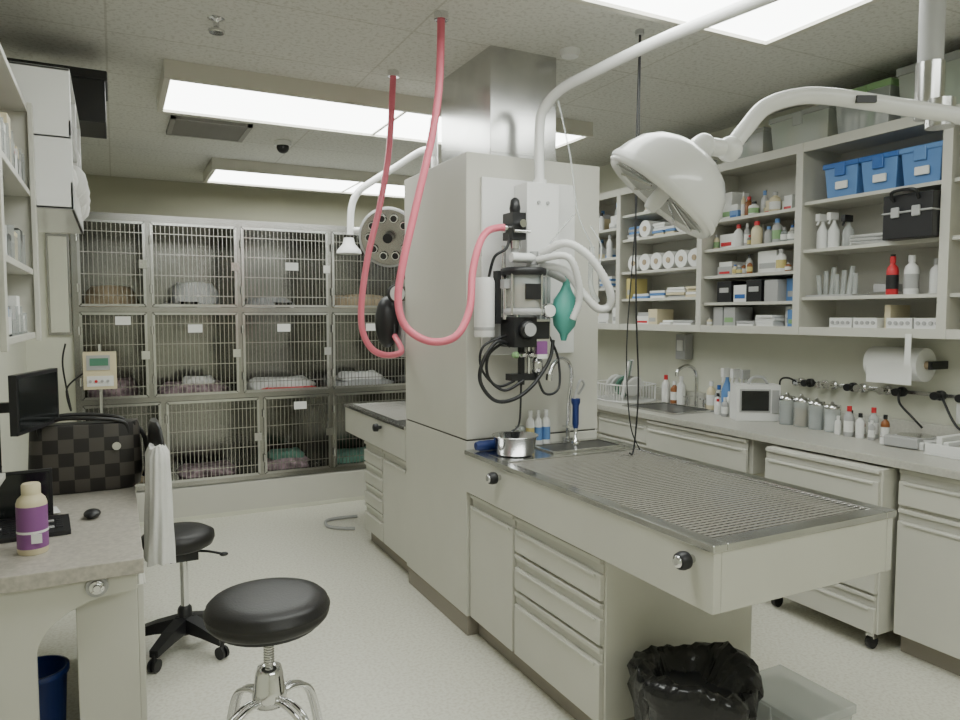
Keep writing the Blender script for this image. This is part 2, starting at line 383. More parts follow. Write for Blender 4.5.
b.tube([(1.72,2.80,1.79),(1.80,2.68,1.80),(1.86,2.68,1.70),(1.88,2.70,1.60),(1.86,2.72,1.52)],.015,'wplastic',10,12,corr=.18)
b.tube([(1.60,2.84,1.40),(1.52,2.82,1.42),(1.45,2.82,1.33),(1.44,2.82,1.24),(1.50,2.80,1.16),(1.60,2.80,1.16),(1.70,2.80,1.22),(1.80,2.82,1.33),(1.84,2.85,1.42)],.009,'black')
b.tube([(1.58,2.85,1.42),(1.49,2.84,1.36),(1.49,2.84,1.26),(1.56,2.82,1.20),(1.66,2.82,1.24)],.007,'black')
b.tube([(1.60,2.85,1.45),(1.47,2.85,1.40),(1.46,2.85,1.30),(1.53,2.83,1.22),(1.62,2.83,1.24)],.006,'black')
b.tube([(1.72,2.82,1.30),(1.76,2.80,1.18),(1.84,2.80,1.20),(1.86,2.84,1.34),(1.83,2.88,1.45)],.006,'black')
b.tube([(1.66,2.84,1.24),(1.64,2.82,1.05),(1.60,2.82,1.01)],.005,'black')
b.tube([(1.51,2.88,1.70),(1.53,2.86,1.80),(1.58,2.84,1.84),(1.60,2.84,1.90)],.007,'black')
b.done()
b=B('clear_oxygen_tubing')
b.tube([(1.80,2.76,2.50),(1.84,2.72,2.25),(1.87,2.70,2.0),(1.93,2.68,1.86),(1.97,2.68,1.76),(2.0,2.70,1.86),(1.97,2.74,1.95)],.004,'clear')
b.tube([(1.86,2.70,2.0),(1.80,2.72,1.93),(1.76,2.76,1.86)],.004,'clear')
b.tube([(1.95,2.70,1.85),(1.93,2.68,1.68),(1.97,2.68,1.60)],.012,'clear'); b.done()

# ---------------------------------------------------------------- hoses from the ceiling
b=B('red_scavenger_hose')
b.cyl((1.25,2.81,2.8),(1.25,2.81,2.77),.03,'chrome')
b.tube([(1.25,2.81,2.79),(1.235,2.80,2.5),(1.20,2.80,2.28),(1.13,2.80,2.0),(1.07,2.80,1.76),(1.05,2.81,1.60),(1.08,2.80,1.49),(1.17,2.76,1.43),(1.27,2.72,1.45),(1.345,2.74,1.56),(1.38,2.78,1.72),(1.42,2.80,1.84),(1.47,2.82,1.905),(1.54,2.84,1.93),(1.60,2.85,1.93)],.0165,'red',12,10)
b.cyl((1.57,2.85,1.93),(1.60,2.85,1.93),.021,'chrome'); b.done()
b=B('red_scavenger_hose')
b.cyl((1.32,3.58,2.8),(1.32,3.58,2.77),.03,'chrome')
b.tube([(1.32,3.58,2.79),(1.29,3.57,2.4),(1.23,3.55,2.1),(1.16,3.53,1.85),(1.12,3.52,1.62),(1.12,3.52,1.47),(1.17,3.53,1.37),(1.26,3.56,1.33),(1.40,3.70,1.34),(1.42,3.86,1.42)],.0165,'red',12,10); b.done()
b=B('anesthesia_machine')
b.box(1.457,1.52,3.84,3.96,1.30,1.62,'gplastic')
b.sph((1.40,3.93,1.50),.07,.07,.15,'black'); b.lathe([(.05,0),(.055,.01),(.05,.03)],(1.42,3.84,1.66),(0,-1,0),'black'); b.lathe([(.045,.03),(.045,.032)],(1.42,3.84,1.66),(0,-1,0),'paper')
b.tube([(1.42,3.86,1.42),(1.43,3.9,1.6),(1.46,3.9,1.72)],.012,'black'); b.box(1.42,1.50,3.80,3.90,1.70,1.74,'steel'); b.done()

# ---------------------------------------------------------------- exam lamps
b=B('surgical_exam_lamp')
b.tube([(1.79,2.90,2.172),(1.79,2.90,2.42),(1.80,2.87,2.50),(1.82,2.76,2.555),(1.85,2.55,2.575),(1.91,2.2,2.60),(1.98,1.7,2.60),(2.03,1.35,2.60)],.024,'white',14,8)
b.cyl((2.03,1.35,2.56),(2.03,1.35,2.80),.03,'white'); b.lathe([(.07,0),(.075,.01),(.075,.03)],(2.03,1.35,2.77),(0,0,1),'white'); b.done()
b=B('surgical_exam_lamp')
b.cyl((1.90,1.16,2.17),(1.90,1.16,2.44),.030,'gplastic'); b.cyl((1.90,1.16,2.05),(1.90,1.16,2.19),.034,'steel'); b.cyl((1.90,1.16,2.42),(1.90,1.16,2.8),.036,'steel')
b.lathe([(.09,0),(.10,.01),(.10,.03)],(1.90,1.16,2.77),(0,0,1),'white')
b.tube([(1.385,1.34,1.955),(1.43,1.33,2.01),(1.47,1.31,2.06),(1.53,1.28,2.085),(1.60,1.245,2.09),(1.72,1.19,2.075),(1.90,1.10,2.045),(2.12,.99,2.01)],.021,'white',14,8)
b.cyl((1.90,1.13,2.02),(1.90,1.13,2.09),.034,'steel')
b.box(1.66,1.71,1.178,1.20,2.068,2.085,'black',rot=-.45)
ax=Vector((-.52,.38,-.76)).normalized(); rc=Vector((1.222,1.41,1.835))
prof=[(.130,.0),(.150,.010),(.158,.0),(.158,-.02),(.150,-.05),(.134,-.085),(.106,-.115),(.07,-.135),(.035,-.145),(.03,-.165)]
b.lathe(prof,rc,ax,'white',48,cap=False)
b.lathe([(.160,-.018),(.162,-.010),(.160,-.002)],rc,ax,'wplastic',48,cap=False)
b.lathe([(.0005,-.02),(.08,-.018),(.140,.002)],rc,ax,'gplastic',40,cap=False)
a_,u_,v_=frame(ax)
for i in range(12):
    t=i*math.pi/6
    b.wire(rc+ax*-.012+(u_*math.cos(t)+v_*math.sin(t))*.04,rc+ax*.004+(u_*math.cos(t)+v_*math.sin(t))*.135,.002,'steel')
b.lathe([(.02,-.02),(.02,.02),(.014,.04)],rc,ax,'wplastic',16)
nk=rc-ax*.16
b.cyl(nk,(1.385,1.34,1.955),.022,'white'); b.sph((1.385,1.34,1.955),.032,.032,.032,'white'); b.sph(nk,.03,.03,.03,'white')
b.done()
b=B('surgical_exam_lamp')
b.tube([(1.75,4.05,2.30),(1.75,4.05,2.50),(1.72,4.15,2.55),(1.62,4.35,2.48),(1.50,4.41,2.40),(1.40,4.45,2.32),(1.36,4.47,2.22),(1.35,4.47,2.05)],.022,'white',12)
b.cyl((1.75,4.05,2.5),(1.75,4.05,2.8),.025,'white'); b.lathe([(.07,0),(.07,.03)],(1.75,4.05,2.77),(0,0,1),'white')
b.lathe([(.03,.1),(.04,.06),(.075,.02),(.08,0)],(1.34,4.47,1.93),(0,0,1),'wplastic',20)
ax=Vector((-.45,-.82,-.25)).normalized(); rc=Vector((1.52,4.22,2.02))
b.lathe([(.005,-.12),(.06,-.115),(.13,-.08),(.17,-.03),(.185,0),(.185,.02),(.17,.025)],rc,ax,'gplastic',32,cap=False)
b.lathe([(.0005,.0),(.08,.0),(.172,.012)],rc,ax,'steeld',32,cap=False)
a_,u_,v_=frame(ax)
for i in range(10):
    t=i*math.pi/5; q=rc+ax*.012+(u_*math.cos(t)+v_*math.sin(t))*.12; b.lathe([(.03,0),(.026,.012)],q,ax,'chrome',10)
    b.lathe([(.020,.0125),(.020,.014)],q,ax,'black',10)
b.lathe([(.03,0),(.03,.06)],rc,ax,'black',14)
b.tube([rc-ax*.11,rc-ax*.16+Vector((-.03,.05,.02)),(1.36,4.47,2.08)],.018,'white',10)
b.done()
b=B('ceiling_iv_cord')
b.lathe([(.02,0),(.02,.02)],(2.11,2.58,2.78),(0,0,1),'gplastic'); b.tube([(2.11,2.58,2.79),(2.10,2.58,2.2),(2.11,2.58,1.6),(2.13,2.58,1.2),(2.10,2.57,.93),(2.06,2.55,.915)],.004,'black'); b.tube([(2.115,2.58,2.79),(2.115,2.585,2.2),(2.10,2.585,1.9),(2.06,2.58,1.4),(2.10,2.6,1.05),(2.16,2.6,.915)],.003,'black'); b.done()

# ---------------------------------------------------------------- cages
b=B('kennel_cage_bank')
CY0,CY1=5.75,6.45
zr=[.27,.92,1.58,2.23]
cols12=[-.24,.224,.854,1.556,2.25,2.95]; col3=[-.24,.30,1.0,1.56,2.25,2.95]
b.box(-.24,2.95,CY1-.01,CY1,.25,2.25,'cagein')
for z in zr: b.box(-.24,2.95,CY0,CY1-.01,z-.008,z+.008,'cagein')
for r_ in range(3):
    cs=col3 if r_==0 else cols12
    z0,z1=zr[r_],zr[r_+1]
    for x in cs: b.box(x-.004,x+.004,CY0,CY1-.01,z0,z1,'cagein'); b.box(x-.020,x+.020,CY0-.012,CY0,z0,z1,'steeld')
    for i in range(len(cs)-1):
        x0,x1=cs[i]+.026,cs[i+1]-.026; a0,a1=z0+.03,z1-.03; y=CY0-.025
        for p,q in (((x0,y,a0),(x1,y,a0)),((x0,y,a1),(x1,y,a1)),((x0,y,a0),(x0,y,a1)),((x1,y,a0),(x1,y,a1))):
            b.wire(p,q,.009,'steel')
        n=int((x1-x0)/.029)
        for k in range(1,n): 
            xx=x0+(x1-x0)*k/n; b.wire((xx,y,a0),(xx,y,a1),.0021,'wire')
        for fr in (.12,.37,.63,.88):
            zz=a0+(a1-a0)*fr; b.wire((x0,y-.003,zz),(x1,y-.003,zz),.0028,'wire')
        b.box(x1-.035,x1+.02,y-.03,y-.008,(a0+a1)/2-.03,(a0+a1)/2+.03,'chrome')
        for fr in (.2,.8): b.cyl((x0-.01,y-.01,a0+(a1-a0)*fr-.03),(x0-.01,y-.01,a0+(a1-a0)*fr+.03),.009,'chrome',8)
for z in zr: b.box(-.26,2.97,CY0-.016,CY0-.001,z-.018,z+.018,'steeld')
b.box(-.26,-.235,CY0-.014,CY1,.25,2.25,'steeld')
b.box(-.26,2.97,CY0-.01,CY0+.01,2.23,2.262,'steeld')
b.done()
b=B('cage_plinth'); b.box(-.26,2.97,5.70,6.45,0,.245,'lam'); b.box(-.26,2.97,5.695,5.70,0,.03,'wall'); b.done(.006)
b=B('cage_card')
for x,z in ((.53,1.44),(1.18,1.44),(.05,1.50),(1.25,1.92),(1.30,.82),(1.9,1.44)): b.box(x-.05,x+.05,5.712,5.716,z-.03,z+.03,'paper')
b.done()
b=B('folded_towel')
def towel(x0,x1,z,k,h=.05,y0=5.9,y1=6.3):
    n=24; rings=[]
    for j in range(7):
        t=j/6; ring=[]
        for i in range(n):
            a=2*math.pi*i/n; ca,sa=math.cos(a),math.sin(a); rr=(1-.25*t**3)*(1+.05*math.sin(5*a+j))
            ring.append(Vector(((x0+x1)/2+(x1-x0)/2*rr*math.copysign(abs(ca)**.6,ca),(y0+y1)/2+(y1-y0)/2*rr*math.copysign(abs(sa)**.6,sa),z+.009+h*t+.01*math.sin(3*a)*t)))
        rings.append(ring)
    b.loft(rings,k)
towel(-.2,.15,.92,'pcloth',.12); towel(.3,.75,1.58,'gplastic',.04); towel(.28,.8,.92,'pcloth',.07); towel(.95,1.5,.92,'cloth',.08); towel(1.0,1.5,.92,'rednet',.02,5.84,5.9)
towel(1.62,2.2,.92,'gplastic',.05); towel(-.2,.16,1.58,'tan',.16); towel(1.05,1.45,.27,'pcloth',.07); towel(1.1,1.4,.34,'gcloth',.05,5.95,6.2); towel(1.6,2.2,1.58,'tan',.12); towel(1.62,2.1,.27,'gcloth',.06)
towel(.4,.75,1.62,'wplastic',.16,6.0,6.3); towel(1.7,2.1,.97,'cloth',.06,5.95,6.2); towel(.95,1.35,1.58,'gplastic',.09,6.0,6.3); towel(.45,.7,.99,'cloth',.05,5.95,6.15); towel(.4,.85,.27,'pcloth',.05); towel(-.18,.2,.27,'tan',.07)
b.done()
b=B('food_bowl')
for x,z in ((.5,1.589),(1.2,1.589),(1.45,.279)): b.lathe([(.05,0),(.075,.05),(.08,.052),(.07,.05),(.045,.005)],(x,5.83,z),(0,0,1),'chrome',18)
b.done()
b=B('partition_panel'); b.box(XL,-.262,5.76,5.84,0,C,'wall'); b.done()
b=B('framed_notice_board'); b.box(-.41,-.27,5.742,5.76,1.40,2.10,'steeld'); b.box(-.395,-.285,5.738,5.743,1.42,2.08,'wall'); b.done(.002)

b=B('infusion_pump_stand')
px,py=-.10,5.50
b.box(px-.10,px+.10,py-.06,py+.06,1.04,1.29,'cream'); b.box(px-.08,px+.06,py-.066,py-.06,1.17,1.27,'gplastic'); b.box(px-.06,px+.05,py-.07,py-.065,1.20,1.25,'gscreen')
b.box(px-.08,px+.08,py-.066,py-.06,1.06,1.13,'wplastic')
for i in range(4): b.cyl((px-.06+i*.035,py-.066,1.095),(px-.06+i*.035,py-.072,1.095),.01,'rednet' if i==1 else 'gplastic',8)
b.cyl((px,py+.08,.06),(px,py+.08,1.34),.012,'chrome')
for i in range(5):
    a=i*2*math.pi/5; b.cyl((px,py+.08,.08),(px+.2*math.cos(a),py+.05+.10*math.sin(a),.045),.012,'black',8); b.cyl((px+.2*math.cos(a)-.01,py+.05+.10*math.sin(a),.022),(px+.2*math.cos(a)+.01,py+.05+.10*math.sin(a),.022),.022,'black',10)
b.tube([(px-.1,py,1.15),(px-.2,py-.02,1.05),(px-.18,py,.9),(px-.22,py,1.2),(px-.2,py,1.35)],.006,'black'); b.done()

# ---------------------------------------------------------------- right counter
XW=3.712
b=B('base_cabinet_run')
b.box(3.07,XW,.4,5.35,.862,.90,'ctop'); b.box(3.66,3.70,.4,5.35,.90,.99,'ctop')
def bank(y0,y1,zs,x=3.12):
    b.box(x,3.70,y0,y1,.10,.86,'lam'); b.box(x+.05,3.70,y0,y1,0,.10,'toe')
    for z0,z1 in zs: frontX(b,x,y0+.004,y1-.004,z0,z1)
bank(.45,1.10,[(.10,.68),(.69,.86)]); bank(1.10,1.97,[(.10,.68),(.69,.86)])
bank(3.66,4.2,[(.10,.68),(.69,.86)]); bank(4.2,4.75,[(.10,.68),(.69,.86)]); bank(4.75,5.3,[(.10,.68),(.69,.86)])
b.box(3.12,3.70,2.80,3.66,.66,.86,'lam'); frontX(b,3.10,2.81,3.65,.665,.858)
b.done(.003)
b=B('rolling_drawer_cabinet')
b.box(3.04,3.60,1.995,2.64,.09,.85,'lam'); 
for z0,z1 in ((.09,.27),(.275,.46),(.465,.65),(.655,.85)): frontX(b,3.04,2.0,2.635,z0,z1)
for x in (3.08,3.56):
    for y in (2.05,2.58):
        b.cyl((x-.0,y-.012,.032),(x,y+.012,.032),.032,'black',14); b.box(x-.015,x+.015,y-.02,y+.02,.05,.09,'steel')
b.done(.003)

# upper open shelves
b=B('open_shelving_unit')
ys=[5.2,4.35,3.51,2.76,1.97,1.15]; zb,zt=1.44,2.48; x0,x1=3.40,3.715
b.box(x1-.012,x1,1.15,5.2,zb,zt,'lamin')
for i in range(5):
    ya,yb=ys[i+1]+.011,ys[i]-.011
    b.box(x0,x1-.012,ya,yb,zt-.025,zt,'lam'); b.box(x0,x1-.012,ya,yb,zb,zb+.03,'lam')
    b.box(x0-.018,x0,ya+.0115,yb-.0115,zb-.01,zb+.035,'lam'); b.box(x0-.018,x0,ya+.0115,yb-.0115,zt-.05,zt,'lam')
for y in ys: b.box(x0,x1-.012,y-.011,y+.011,zb,zt,'lam'); b.box(x0-.020,x0,y-.022,y+.022,zb-.01,zt,'lam')
bays={0:[1.75,1.98,2.2],1:[1.66,1.86,2.10,2.28],2:[1.62,1.79,1.96,2.14],3:[1.64,1.90,2.16],4:[1.64,1.90,2.16]}
for i,zz in bays.items():
    for z in zz: b.box(x0+.005,x1-.012,ys[i+1]+.011,ys[i]-.011,z-.018,z,'lam')
b.done()

def fill(name,i,z,h,kinds,seed,dens=.85):
    random.seed(seed); bb=B(name); y=ys[i+1]+.025
    while y<ys[i]-.04:
        k=random.choice(kinds); ym=ys[i]-.015
        if k=='bottle':
            r=random.uniform(.014,.036); hh=min(h,random.uniform(.07,.20)); dx=random.uniform(0,.06)
            if y+2*r>ym: break
            bottle(bb,3.44+dx,y+r,z,r,hh,random.choice(['wplastic','wplastic','amber','cream','gplastic','clear']),random.choice(['wplastic','black','bluelid','rednet','gplastic']),random.choice(['paper','yellow','paper',None,'gplastic','green']))
            if random.random()<.7: bottle(bb,3.59+random.uniform(0,.04),y+r,z,r*.95,min(h,hh*random.uniform(1.0,1.4)),random.choice(['wplastic','amber','gplastic']),random.choice(['wplastic','black','bluelid']),random.choice(['paper','yellow']))
            y+=2*r+random.uniform(.003,.02)
        elif k=='small':
            r=random.uniform(.012,.022); hh=random.uniform(.04,.10)
            if y+2*r>ym: break
            bottle(bb,3.43+random.uniform(0,.03),y+r,z,r,hh,random.choice(['wplastic','amber','glass','cream']),random.choice(['wplastic','rednet','gplastic','blue']),random.choice(['paper','yellow']))
            bottle(bb,3.51+random.uniform(0,.03),y+r,z,r,hh*1.2,random.choice(['wplastic','amber','glass','cream']),random.choice(['wplastic','gplastic','blue']),'paper')
            y+=2*r+.003
        elif k=='box':
            w=random.uniform(.03,.14); hh=min(h,random.uniform(.03,.15)); xx=3.42+random.uniform(0,.08); kk=random.choice(['paper','paper','wplastic','cream','gplastic','gplastic','yellow','bluelid'])
            if y+w>ym: break
            bb.box(xx,xx+.16,y,y+w,z,z+hh,kk,rot=random.uniform(-.06,.06) if w>.06 else 0); bb.box(xx-.002,xx-.0005,y+.01,y+w-.01,z+hh*.2,z+hh*.45,random.choice(['blue','green','rednet','gplastic','gplastic']))
            if hh<h*.6: bb.box(xx+.01,xx+.15,y+.004,y+w-.006,z+hh+.0005,z+min(h,hh+random.uniform(.025,.06)),random.choice(['paper','cream','gplastic','wplastic','tan']),rot=random.uniform(-.12,.12))
            y+=w+random.uniform(.008,.02)
        elif k=='black':
            w=random.uniform(.09,.13)
            if y+w>ym: break
            bb.box(3.42,3.6,y,y+w,z,z+min(h,.13),'black'); bb.box(3.418,3.42,y+.02,y+w-.02,z+.06,z+.09,'gplastic'); y+=w+.01
        elif k=='roll':
            if y+.12>ym: break
            bb.cyl((3.42,y+.06,z+.06),(3.62,y+.06,z+.06),.06,'paper',20); bb.cyl((3.415,y+.06,z+.06),(3.63,y+.06,z+.06),.02,'tan',12)
            y+=.125
        elif k=='flat':
            w=random.uniform(.1,.2)
            if y+w>ym: break
            for q in range(random.randint(2,5)):
                bb.box(3.42+random.uniform(0,.02),3.62,y+random.uniform(0,.012),y+w-random.uniform(0,.02),z+q*.018,z+q*.018+.016,random.choice(['paper','paper','gplastic','wplastic','bluelid','cream']))
            y+=w+.01
        elif k=='rack':
            w=.13
            if y+w>ym: break
            bb.box(3.43,3.5,y,y+w,z,z+.055,'wplastic'); 
            for q in range(4): bb.cyl((3.425,y+.02+q*.03,z+.03),(3.43,y+.02+q*.03,z+.03),.01,'gplastic',8)
            y+=w+.01
        if random.random()>dens: y+=random.uniform(.02,.08)
    bb.done(.0015)
fl=.0005
zb2=1.47+fl
fill('medicine_boxes',0,zb2,.2,['box','bottle'],1); fill('medicine_boxes',0,1.75+fl,.2,['box','flat'],2); fill('medicine_boxes',0,1.98+fl,.18,['box','bottle'],3); fill('medicine_bottles',0,2.2+fl,.2,['bottle','box'],4)
fill('gauze_packs',1,zb2,.15,['flat','box','bottle','flat'],5); fill('gauze_packs',1,1.66+fl,.15,['flat','flat','box','bottle'],6); fill('paper_rolls',1,1.86+fl,.15,['roll'],7,1); fill('paper_rolls',1,2.10+fl,.13,['roll','roll','flat'],8,1); fill('medicine_bottles',1,2.28+fl,.14,['bottle','small','flat'],9)
fill('medicine_boxes',2,zb2,.12,['box','small','bottle','flat'],10); fill('vial_boxes',2,1.62+fl,.13,['black','black','black','box'],11); fill('medicine_bottles',2,1.79+fl,.13,['small','box','bottle','small'],12); fill('medicine_bottles',2,1.96+fl,.14,['box','bottle','small','bottle'],13); fill('medicine_bottles',2,2.14+fl,.22,['bottle','bottle','box','bottle'],14)
fill('syringe_racks',3,zb2,.12,['rack','flat','rack','box'],16); 
fill('medicine_boxes',4,zb2,.12,['box','rack'],20); fill('medicine_boxes',4,1.64+fl,.2,['box','bottle'],21); fill('medicine_boxes',4,1.90+fl,.2,['box','bottle','roll'],22); fill('medicine_bottles',4,2.16+fl,.2,['box','bottle'],23)
b=B('instrument_tubes')
for i in range(7): b.cyl((3.5,2.70-i*.035,1.651),(3.49+.015*(i%3),2.705-i*.037,1.76+.02*(i%3)),.013,'clear',10)
b.box(3.42,3.6,2.45,2.73,1.6405,1.65,'gplastic'); b.done()
b=B('spray_can'); bottle(b,3.46,2.26,1.6405,.028,.19,'rednet','rednet','black'); b.lathe([(.01,.19),(.012,.2)],(3.46,2.26,1.6405),(0,0,1),'black'); b.done()
b=B('instrument_tray'); b.box(3.50,3.66,2.30,2.42,1.6405,1.66,'steel'); b.box(3.52,3.64,2.32,2.40,1.66,1.70,'gplastic'); b.done(.002)
b=B('lotion_bottle'); bottle(b,3.47,2.17,1.6405,.033,.19,'wplastic','wplastic','gplastic'); bottle(b,3.52,2.08,1.6405,.03,.17,'wplastic','gplastic'); b.done()
b=B('squeeze_bottle'); spray(b,3.48,2.68,1.9005,.030,.19,'wplastic','wplastic'); spray(b,3.48,2.61,1.9005,.030,.19,'wplastic','wplastic'); spray(b,3.5,2.54,1.9005,.03,.17,'clear','black'); b.done()
b=B('catheter_packs')
for i in range(9): b.box(3.43,3.6,2.27,2.48,1.9005+i*.006,1.904+i*.006,'paper' if i%3 else 'gplastic',rot=.1*(i%3-1))
b.done()
b=B('black_equipment_case'); b.box(3.33,3.62,1.997,2.235,1.9005,2.11,'black'); b.box(3.32,3.62,1.995,2.24,2.02,2.03,'gplastic'); b.tube([(3.325,2.06,2.08),(3.30,2.07,2.12),(3.30,2.17,2.12),(3.325,2.18,2.08)],.008,'black'); b.box(3.318,3.33,2.05,2.09,2.0,2.05,'gplastic'); b.box(3.318,3.33,2.15,2.19,2.0,2.05,'gplastic'); b.done(.008)
for y0 in (2.005,2.215,2.425):
    b=B('blue_storage_bin'); bin_(b,3.41,3.68,y0+.008,y0+.20,2.1605,.18,'bluelid','blue' if y0>2.1 else 'bluelid'); b.box(3.401,3.412,y0+.06,y0+.13,2.20,2.24,'paper'); b.done(.004)
for y0,y1,h,k,l in ((3.05,3.35,.16,'clear','clear'),(2.62,3.0,.19,'lgreen','clear'),(2.28,2.58,.22,'clear','green'),(1.86,2.24,.25,'lgreen','clear'),(1.4,1.8,.25,'lgreen','green'),(3.7,4.1,.12,'clear','clear')):
    b=B('plastic_storage_tote'); bin_(b,3.42,3.70,y0,y1,2.481,h,k,l)
    random.seed(int(y0*100))
    for i in range(6): b.box(3.45,3.67,y0+.03+i*(y1-y0-.06)/6,y0+.02+(i+.9)*(y1-y0-.06)/6,2.484,2.484+h*random.uniform(.4,.8),random.choice(['paper','paper','wplastic','green','cream']))
    b.done(.003)

# counter items
b=B('patient_monitor')
c=(3.47,3.10)
b.box(c[0]-.13,c[0]+.13,c[1]-.06,c[1]+.08,.9005,1.12,'wplastic',rot=-.55); b.box(c[0]-.11,c[0]+.07,c[1]-.066,c[1]-.058,.955,1.095,'gplastic',rot=-.55,piv=(c[0],c[1]+.01,0)); b.box(c[0]-.10,c[0]+.06,c[1]-.069,c[1]-.065,.965,1.085,'screen',rot=-.55,piv=(c[0],c[1]+.01,0)); b.box(c[0]+.08,c[0]+.12,c[1]-.068,c[1]-.058,.95,1.09,'gplastic',rot=-.55,piv=(c[0],c[1]+.01,0))
b.tube([(3.42,3.12,1.12),(3.45,3.11,1.16),(3.50,3.08,1.16),(3.53,3.07,1.12)],.009,'gplastic'); b.done(.008)
for y,h,fk in ((2.90,.17,'gplastic'),(2.80,.17,'tan'),(2.70,.16,'gplastic'),(2.60,.15,'paper')):
    b=B('glass_canister'); jar(b,3.50,y,.9005,.042,h,'glass','chrome',fk); b.done()
b=B('dropper_bottles')
for i in range(8):
    bottle(b,3.44+.06*(i%2),2.52-i*.032,.9005,.017+.004*(i%3),.10+.03*(i%3),['wplastic','clear','gplastic','amber'][i%4],['wplastic','black','rednet'][i%3],'paper')
b.done()
b=B('gram_scale'); b.box(3.36,3.62,2.02,2.24,.9005,.94,'wplastic',rot=.1); b.lathe([(.08,0),(.085,.01)],(3.49,2.13,.941),(0,0,1),'steel'); b.box(3.345,3.40,2.04,2.20,.905,.955,'gplastic',rot=.1); b.done(.006)
b=B('white_supply_tray'); b.box(3.30,3.60,1.72,1.98,.9005,.91,'wplastic')
for a in ((3.30,3.31,1.72,1.98),(3.59,3.60,1.72,1.98),(3.30,3.60,1.72,1.73),(3.30,3.60,1.97,1.98)): b.box(*a,.91,.955,'wplastic')
for i in range(6): b.box(3.33,3.57,1.74+i*.036,1.765+i*.036,.9105,.945+.02*(i%3),'paper',rot=.05*(i%2))
b.done(.003)
b=B('desktop_dispenser'); b.box(3.40,3.62,1.50,1.66,.9005,1.03,'wplastic'); b.box(3.395,3.40,1.52,1.64,.95,.99,'blue'); b.done(.006)
b=B('paper_towel_holder'); b.cyl((3.60,2.16,1.29),(3.60,2.44,1.29),.085,'paper',32); b.cyl((3.60,2.14,1.29),(3.60,2.46,1.29),.02,'tan'); b.box(3.58,3.715,2.12,2.14,1.27,1.31,'black'); b.box(3.58,3.715,2.46,2.48,1.27,1.31,'black'); b.box(3.515,3.517,2.18,2.42,1.19,1.29,'paper'); b.done(.002)
b=B('hanging_paper_note'); b.box(3.374,3.376,2.10,2.13,1.30,1.45,'paper'); b.done()
b=B('wall_fitting_row')
b.box(3.705,3.715,1.85,3.0,1.125,1.145,'steel')
for i,y in enumerate((1.9,2.02,2.14,2.34,2.42,2.56,2.62,2.74,2.80,2.90,2.96)): b.lathe([(.026,0),(.026,.02),(.014,.024),(.014,.05),(.022,.054),(.020,.07)],(3.705,y,1.135),(-1,0,0),'black' if (i%3==0 or y<2.2) else 'chrome',16)
b.box(3.708,3.715,2.0,2.07,1.0,1.10,'paper'); b.done(.002)
b=B('power_cord')
b.tube([(3.64,2.95,1.14),(3.62,3.0,1.16),(3.58,3.02,1.14),(3.60,3.03,1.02)],.006,'black'); b.tube([(3.64,2.32,1.13),(3.62,2.30,1.08),(3.60,2.22,1.02),(3.62,2.18,.97)],.006,'black'); b.tube([(3.64,2.1,1.13),(3.60,2.0,1.0),(3.63,1.92,.98),(3.64,1.8,1.02),(3.66,1.7,1.12)],.006,'black'); b.tube([(3.65,1.9,1.13),(3.6,1.82,1.22),(3.63,1.74,1.10),(3.65,1.66,.99)],.005,'black'); b.done()
b=B('dish_drying_rack')
for z in (.91,1.03):
    b.tube([(3.25,4.10,z),(3.55,4.10,z),(3.55,4.48,z),(3.25,4.48,z)],.005,'wplastic',6,2,True)
for i in range(12):
    y=4.11+i*.033; b.wire((3.25,y,.905),(3.25,y,1.03),.003,'wplastic'); b.wire((3.55,y,.905),(3.55,y,1.03),.003,'wplastic'); b.wire((3.25,y,.91),(3.55,y,.91),.003,'wplastic')
for i in range(5): b.lathe([(.07,0),(.08,.008)],(3.40,4.16+i*.06,1.01),(0,1,.3),('wplastic','steel','gcloth','wplastic','wplastic')[i],18)
for i in range(4): b.cyl((3.32+.05*i,4.2+.05*i,.93),(3.36+.05*i,4.18+.05*i,1.20),.014,('wplastic','gcloth','clear','wplastic')[i],8)
b.done()
b=B('counter_sink'); b.box(3.18,3.52,3.50,3.98,.9005,.903,'sink')
for a in ((3.16,3.54,3.48,3.50),(3.16,3.54,3.98,4.0),(3.16,3.18,3.5,3.98),(3.52,3.54,3.5,3.98)): b.box(*a,.9005,.91,'steel')
b.tube([(3.60,3.74,.9005),(3.60,3.74,1.10),(3.57,3.74,1.17),(3.50,3.74,1.19),(3.43,3.74,1.16),(3.42,3.74,1.12)],.012,'chrome')
for y in (3.66,3.82): b.cyl((3.60,y,.9005),(3.60,y,.96),.014,'chrome',10); b.box(3.56,3.64,y-.008,y+.008,.96,.97,'chrome')
b.done()
b=B('spray_bottles')
for i,(y,k,c_) in enumerate(((3.29,'clear','gplastic'),(3.37,'wplastic','wplastic'),(3.45,'bluelid','wplastic'))): spray(b,3.59,y,.9005,.036,.29,k,c_)
b.done()
b=B('soap_bottles')
for x,y,r,h,k,c_ in ((3.60,4.05,.03,.2,'wplastic','rednet'),(3.61,3.97,.028,.16,'amber','wplastic'),(3.61,3.90,.03,.2,'wplastic','wplastic'),(3.60,3.60,.03,.19,'cream','wplastic'),(3.60,3.53,.026,.17,'clear','blue'),(3.50,3.44,.022,.13,'wplastic','black'),(3.45,3.39,.02,.10,'wplastic','rednet'),(3.49,3.33,.025,.15,'wplastic','wplastic'),(3.42,3.30,.022,.12,'gplastic','wplastic')):
    bottle(b,x,y,.9005,r,h,k,c_,'paper')
b.done()
b=B('sanitizer_dispenser'); b.box(3.64,3.715,3.9,4.0,1.22,1.40,'gplastic'); b.box(3.63,3.64,3.92,3.98,1.28,1.36,'paper'); b.done(.006)

